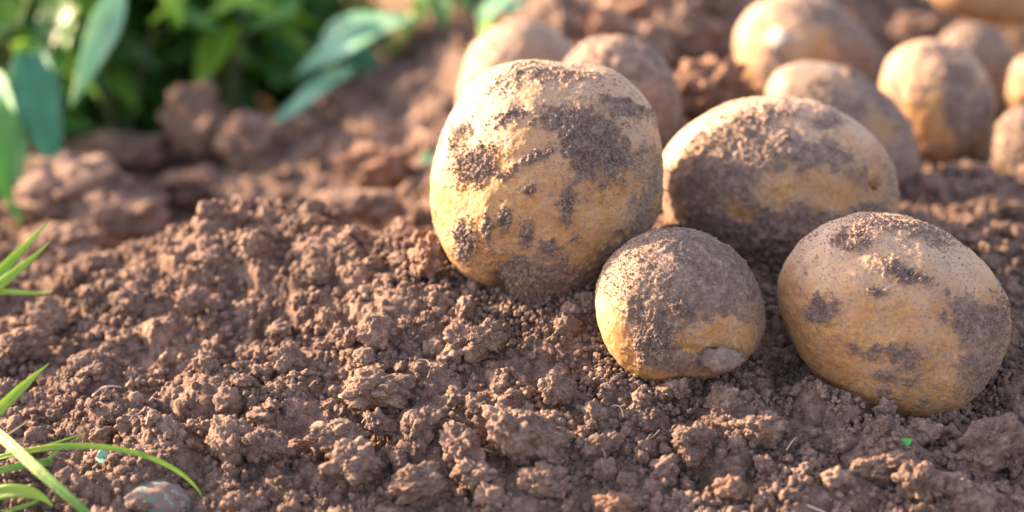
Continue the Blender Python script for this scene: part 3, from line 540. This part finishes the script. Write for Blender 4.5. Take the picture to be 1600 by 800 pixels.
plant('plant with broad blue-green leaves spreading towards the soil bank', -.135, .58, .12, 56, .045, MX, [((500, 70, 1.44), (645, 20, 1.42), 95, L_BLUE, (-.3, -.5, .9), .1), ((600, 40, 1.42), (455, 108, 1.40), 70, L_BLUE, (-.2, -.6, .9), .12), ((555, 105, 1.42), (405, 195, 1.38), 52, L_BLUE, (-.3, -.5, .9), .1), ((640, 20, 1.43), (632, 62, 1.42), 30, L_LIME, (-.4, -.8, .3), 0)], 4, .4)
plant('lime and dark plant above the soil bank at the top, left of the largest potato', -.04, .78, .12, 140, .075, MX, [((760, 60, 1.40), (765, 5, 1.42), 34, L_LIME, (-.5, -.7, .3), .05), ((745, 25, 1.42), (850, -10, 1.44), 50, L_PALE, (-.2, -.5, .9), .1), ((690, -5, 1.47), (700, 45, 1.45), 44, L_MID, (-.2, -.7, .5), 0), ((660, -15, 1.46), (655, 40, 1.44), 36, L_LIME, (-.3, -.7, .5), 0), ((800, -20, 1.42), (745, 40, 1.40), 46, L_PALE, (-.4, -.5, .8), .05), ((720, -20, 1.46), (735, 25, 1.45), 34, L_MID, (.2, -.7, .5), 0)], 5)
for i, (x, y, h, lb) in enumerate([(-.33, .52, .20, 'dark plant at the back left behind the teal leaved one'), (-.265, .56, .21, 'tall dark plant behind the one with the pale lance-shaped leaf'), (-.20, .57, .20, 'tall dark plant behind the middle of the foliage row'), (-.13, .66, .16, 'dark plant at the back behind the broad blue-green leaves'),
                                    (-.42, .47, .12, 'plant beyond the left edge, half cut by the picture'), (.04, .95, .14, 'far dark plant at the top beyond the soil heap'), (-.23, .66, .22, 'farthest dark plant deep in the shadow of the row')]):
    plant(lb, x, y, h, 322, .085, [L_DARK, L_MID, L_TEAL, L_LIME], (), 20 + i, .02, (.40, .34, .06, .20))
plant('small green sprout between the soil heap and the tall tan potato', .155, .62, .06, 14, .02, [L_LIME, L_MID], [((1165, 30, 1.5), (1150, -20, 1.52), 46, L_LIME, (-.3, -.7, .5), 0), ((1180, 15, 1.5), (1290, -6, 1.5), 34, L_LIME, (-.2, -.5, .8), 0)], 41)

# ------------------------------------------------------------------ small odds and ends
STONE = M('painted_stone'); p = STONE.pos()
c = STONE.mix(STONE.ramp(STONE.noise(90, 3, .6, p), [(.45, (0, 0, 0)), (.55, (1, 1, 1))]), (.26, .28, .23), (.05, .15, .11))
c = STONE.mix(STONE.ramp(STONE.noise(330, 4, .6, p), [(.33, (0, 0, 0)), (.50, (1, 1, 1))]), c, (.15, .10, .08)); STONE.l(c, STONE.b.inputs['Base Color']); STONE.b.inputs['Roughness'].default_value = .95
q, d = hit(240, 790); C = P(243, 796, d + .007); dv, f = ico(5); v = dv * np.array([.0135, .012, .0105]) * (1 + .06 * fbm(dv, 2, 3))[:, None]
tag(mesh_obj('buried_stone', v + C, f, STONE.m, loc=C), 'half-buried round stone with white and teal patches under the bent grass blade', 'stone')
def bit(name, label, cat, px, py, L, Wd, mat, ang, nrm=(0, -.7, .7)):
    q, d = hit(px, py); C = P(px, py, d - (.015 if cat == 'leaf' and mat is GR else .010)); a = R(ang); dv_ = RT * math.cos(a) + UP * math.sin(a)
    v, f = leaflet(C - dv_ * L / 2, L, Wd, dv_, nrm, .1, 12, 7); o = mesh_obj(name, v, f, mat, loc=C); o.modifiers.new('s', 'SOLIDIFY').thickness = .0003; return tag(o, label, cat)
GR = plain('fresh_green', (.06, .32, .05), .7, .85); TEALB = plain('dull_teal', (.18, .36, .22), .6, .8)
bit('tiny_leaf', 'tiny bright green leaf poking out of the shaded soil below the clean potato', 'leaf', 1415, 692, .0062, .0045, GR, 30)
bit('leaf_scrap', 'dull green leaf scrap lying under the long bent grass blade', 'leaf', 175, 712, .012, .0075, TEALB, 10)
bit('leaf_scrap', 'blurred pale green leaf scrap beside the left side of the largest potato', 'leaf', 672, 245, .010, .007, L_PALE, 30)
def fibre(name, label, cat, pts_, r, mat):
    p3 = []
    for px, py, up in pts_: q, d = hit(px, py); p3.append(P(px, py, d - .004) + np.array([0, 0, up]))
    p3 = np.array(p3); t = np.linspace(0, 1, len(p3)); tt = np.linspace(0, 1, 24); k = min(3, len(p3) - 1); Q = np.stack([np.polyval(np.polyfit(t, p3[:, i], k), tt) for i in range(3)], 1)
    tan = np.gradient(Q, axis=0); tan /= np.linalg.norm(tan, axis=1)[:, None]; a = np.cross(tan, [0, 0, 1.0]); a /= np.linalg.norm(a, axis=1)[:, None] + 1e-9; b = np.cross(a, tan); n = 6
    V = np.stack([Q + (a * math.cos(w_) + b * math.sin(w_)) * (r * (1 - .6 * tt))[:, None] for w_ in np.linspace(0, 2 * math.pi, n, endpoint=False)], 1).reshape(-1, 3)
    Fq = [(i * n + j, i * n + (j + 1) % n, (i + 1) * n + (j + 1) % n, (i + 1) * n + j) for i in range(23) for j in range(n)]
    return tag(mesh_obj(name, V, np.array(Fq), mat, loc=p3[0]), label, cat)
fibre('root_fibre', 'thin pale root fibre standing on the slope at centre, below the largest potato', 'root', [(668, 590, 0), (672, 575, .001), (664, 562, 0)], .00022, STRAW)
fibre('root_fibre', 'short curled root fibre beside the wide rounded clod', 'root', [(610, 632, 0), (613, 618, .002), (609, 608, 0)], .00022, STRAW)
fibre('straw', 'orange sunlit straw lying at the bottom edge right of centre', 'straw', [(1235, 778, 0), (1262, 790, 0), (1290, 801, 0)], .0007, STRAW)
fibre('straw', 'pale straw stub on the left slope above the dull leaf scrap', 'straw', [(145, 620, 0), (165, 612, .002), (190, 606, 0)], .0006, STRAW)
fibre('twig', 'short dark twig standing in the soil below the smallest potato', 'twig', [(1027, 615, 0), (1024, 632, .001), (1023, 650, 0)], .0005, DARKSTICK)
fibre('root_fibre', 'light root fibre at the foot of the smallest potato, lower left side', 'root', [(1030, 672, 0), (1022, 684, .001), (1008, 690, 0)], .0003, STRAW)
fibre('straw', 'pale straws crossing near the biggest angular clod, lower left side', 'straw', [(728, 706, 0), (748, 712, .003), (770, 708, 0)], .0004, STRAW)
rq = np.random.default_rng(99)
for i in range(16):
    px_, py_, a_, l_ = rq.uniform(120, 1560), rq.uniform(590, 780), rq.uniform(0, 3.1), rq.uniform(9, 26)
    o = fibre('root_fibre', 'tiny pale root fibre lying loose among the soil crumbs', 'root', [(px_, py_, .001), (px_ + l_ * .5 * math.cos(a_) + 4, py_ - l_ * .5 * math.sin(a_), .003), (px_ + l_ * math.cos(a_), py_ - l_ * math.sin(a_), .001)], .00022, STRAW if i % 2 else ROOT)
    o['group'] = 'tiny loose root fibres in the near soil'
for i, (pts_, lb) in enumerate([([(1040, 60), (1060, 30), (1090, 10)], 'upper blurred dry root on the soil heap at the top'), ([(1020, 100), (1045, 70), (1070, 40)], 'lower blurred dry root on the soil heap at the top'), ([(930, 40), (950, 15), (960, -5)], 'left blurred dry root on the soil heap at the top')]):
    fibre('dry_root', lb, 'root', [(a, b, .004) for a, b in pts_], .003, STRAW)
